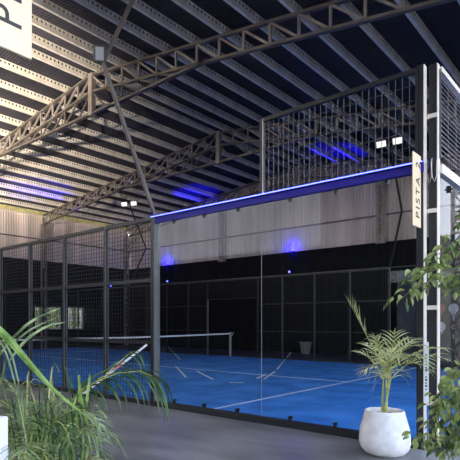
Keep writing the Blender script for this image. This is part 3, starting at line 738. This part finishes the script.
# --- plants at the lower left
def tub(p, h, r, lab):
    bm = bmesh.new(); lathe(bm, [(.001, 0), (r * .8, 0), (r, h), (r * 1.05, h), (r * 1.05, h + .02), (r * .92, h + .02), (r * .9, h - .03), (.001, h - .03)], 32)
    o = obj('plant_pot', bm, M['black']); o.location = (p.x, p.y, 0); tag(o, lab, 'plant pot')
    bm = bmesh.new(); lathe(bm, [(.001, 0), (r * .88, 0), (r * .5, .03), (.001, .035)], 20); s = obj('potting_soil', bm, M['soil']); s.location = (p.x, p.y, h - .028); tag(s, 'soil in the ' + lab.split(' outside')[0], 'soil')
def ground_at(px, d): p = at(px, HOR, d); return Vector((p.x, p.y, 0))
g1 = ground_at(38, 3.15); tub(g1, .26, .17, 'black tub of the left palm outside the lower picture edge')
p1 = thing('bushy_palm', 'dense bushy palm with many thin arching leaves at the lower left', 'palm', g1 + Vector((0, 0, .27)))
random.seed(21)
for i, d in enumerate(plant_dirs(22, 48, 86)):
    frond(p1, g1 + Vector((d.x * .05, d.y * .05, .34)), d, random.uniform(.50, .82), random.uniform(.30, .6), .26, M['palm_mid'] if i % 4 else M['palm_dark'], 13, .0068, .34, .3, rr=.0055)
g2 = ground_at(84, 3.35); tub(g2, .22, .14, 'black tub of the drooping palm outside the lower picture edge')
p2 = thing('drooping_palm', 'palm with one dark drooping frond arching right in front of the mesh fence', 'palm', g2 + Vector((0, 0, .23)))
for i, d in enumerate(plant_dirs(9, 20, 65, .5)):
    frond(p2, g2 + Vector((d.x * .04, d.y * .04, .24)), d, random.uniform(.32, .5), random.uniform(.5, .8), .2, M['palm_mid'] if i % 2 else M['palm'], 12, .006, .45, .3, rr=.005)
# the large arching frond: stem from (66,425) over (105,378) to (150,372)
def big_frond(pxs, d0, leaf, m, n, lab=None):
    pts = [at(a, b, d0) - p2.location for a, b in pxs]; bm = bmesh.new(); tube(bm, pts, [.007 * (1 - .75 * i / (len(pts) - 1)) for i in range(len(pts))], 6, mi=1)
    k0 = len(pts) - 1
    for i in range(n):
        f = (.25 + .75 * i / n) * k0; k = min(k0 - 1, int(f)); p = pts[k].lerp(pts[k + 1], f - k); d = (pts[k + 1] - pts[k]).normalized()
        for sg in (-1, 1):
            ld = (d * .75 + cdir(0, sg, 0) * .45 + Vector((0, 0, .15 if sg > 0 else -.15))).normalized()
            strip(bm, arc(p, ld, leaf * random.uniform(.8, 1.15), .75, 7), lambda q: .0150 * (1 - q) ** .6 * min(1, .4 + 3 * q) + .0005, ld.cross(Vector((0, 0, 1))), .2)
    obj('frond', bm, [m, M['cane']], p2)
big_frond([(70, 455), (66, 425), (76, 398), (95, 382), (118, 373), (140, 371), (152, 376)], 3.3, .38, M['palm_dark'], 15)
big_frond([(70, 455), (64, 430), (68, 405), (84, 388), (104, 376), (124, 358), (132, 352)], 3.35, .20, M['palm_dark'], 9)
# broad bladed plant in front, at far left
g3 = ground_at(-12, 2.5); tub(g3, .3, .15, 'black tub of the broad bladed plant outside the left picture edge')
p3 = thing('broad_bladed_plant', 'plant with a few broad bright green blades crossing the left edge', 'plant', g3 + Vector((0, 0, .3)))
def blade(pxs, d0, w, m, d1=None, par=None):
    par = par or p3; n = len(pxs); ctrl = [at(a, b, d0 + ((d1 or d0) - d0) * i / (n - 1)) - par.location for i, (a, b) in enumerate(pxs)]
    pts = []
    for i in range(n - 1):
        p0_, p1_, p2_, p3_ = ctrl[max(0, i - 1)], ctrl[i], ctrl[i + 1], ctrl[min(n - 1, i + 2)]
        for j in range(4):
            t = j / 4; pts.append(.5 * ((2 * p1_) + (-p0_ + p2_) * t + (2 * p0_ - 5 * p1_ + 4 * p2_ - p3_) * t * t + (-p0_ + 3 * p1_ - 3 * p2_ + p3_) * t ** 3))
    pts.append(ctrl[-1]); bm = bmesh.new()
    strip(bm, pts, lambda q: w * min(1, .35 + 2.5 * q) * (1 - q ** 2.5) + .0006, cdir(.4, 0, 1), .12)
    obj('leaf', bm, m, par)
blade([(-14, 470), (-22, 380), (-14, 328), (4, 335), (28, 362), (56, 392), (96, 424)], 2.5, .024, M['blade'], 2.7)
blade([(-14, 480), (-16, 420), (-4, 365), (14, 338), (34, 320), (60, 308)], 2.6, .018, M['palm_mid'], 3.0)
blade([(-12, 480), (-10, 430), (4, 375), (22, 345), (44, 328), (66, 322)], 2.6, .017, M['palm_mid'], 3.0)
blade([(-10, 480), (-8, 430), (2, 380), (10, 350), (30, 330), (56, 318)], 2.7, .012, M['palm_mid'], 3.0)
blade([(-14, 480), (-18, 400), (-8, 350), (2, 345), (14, 380), (26, 440), (28, 470)], 2.6, .006, M['palm_mid'], 2.6)
blade([(-12, 480), (-14, 420), (-2, 345), (10, 352), (16, 372), (22, 404), (24, 420)], 2.6, .006, M['palm_mid'], 2.6)
# upright blades near (80,390) and the drooping bright one to (92,458)
blade([(74, 470), (76, 430), (80, 400), (79, 378), (80, 374)], 3.2, .013, M['blade'], 3.2, p2)
blade([(82, 470), (84, 430), (87, 400), (90, 376), (91, 375)], 3.2, .011, M['blade'], 3.2, p2)
blade([(66, 470), (70, 425), (78, 392), (84, 410), (89, 435), (93, 459)], 3.15, .008, M['blade'], 3.1, p2)
blade([(60, 475), (66, 440), (72, 412), (79, 388), (92, 378), (108, 369), (128, 356), (138, 352)], 3.25, .008, M['palm_dark'], 3.4, p2)
blade([(60, 475), (64, 450), (56, 420), (60, 395), (62, 388)], 3.25, .006, M['palm_mid'], 3.2, p2)
random.seed(33)
for k in range(64):
    x0_ = random.uniform(4, 84); tx = x0_ + random.gauss(0, 26); tx = max(-8, min(112, tx)); ty = random.uniform(372, 440) if tx < 70 else random.uniform(405, 448); dd = random.uniform(2.95, 3.45)
    mx_ = x0_ + (tx - x0_) * .35; my = min(ty, 430) - random.uniform(0, 14)
    blade([(x0_, 482), (x0_ + (mx_ - x0_) * .6, 450), (mx_ + (tx - mx_) * .4, my + 6), (tx, ty)], dd, random.uniform(.004, .0085), random.choice((M['palm_mid'], M['palm'], M['blade'], M['palm_dark'])), dd + random.uniform(-.15, .15), p1)
# white box at the left edge
bx = at(-6, 416, 2.75)
bm = B(-.26, .0, -.34, .0, 0, bx.z); bevel(bm, .006)
wb = obj('storage_box', bm, M['white']); e = at(8.5, 416, 2.75); wb.location = (e.x, e.y, 0); wb.rotation_euler = (0, 0, TH - .25)
tag(wb, 'plain white box at the lower left picture edge beside the bushy palm', 'box')

# greenery and a pale wall outside the left opening
random.seed(9)
hd = thing('hedge', 'sunlit yellow green bush outside the opening in the left end wall', 'bush', (-22.6, 10.0, -.2))
bm = bmesh.new()
for i in range(900):
    p = Vector((random.gauss(0, .35), random.uniform(-1.0, 2.2), random.uniform(.2, 3.2))); d = Vector((random.gauss(0, 1), random.gauss(0, 1), random.gauss(0, 1))).normalized()
    strip(bm, arc(p, d, .22, .2, 2), lambda q: .05 * math.sin(math.pi * (.1 + .85 * q)), d.orthogonal().normalized(), .2)
obj('foliage', bm, M['hedge'], hd)
bm = bmesh.new()
for yy in (-.6, .5, 1.6): tube(bm, [(0, yy, 0), (0, yy, 3.0)], .04, 6)
obj('stem', bm, M['bark'], hd)
tag(obj('garden_wall', B(-24.2, -24.0, 2, 18, -.2, 6.4), M['bucket']), 'pale wall outside behind the bush seen through the left opening', 'garden wall')  # made this tall so its shadow keeps sun out of the windows
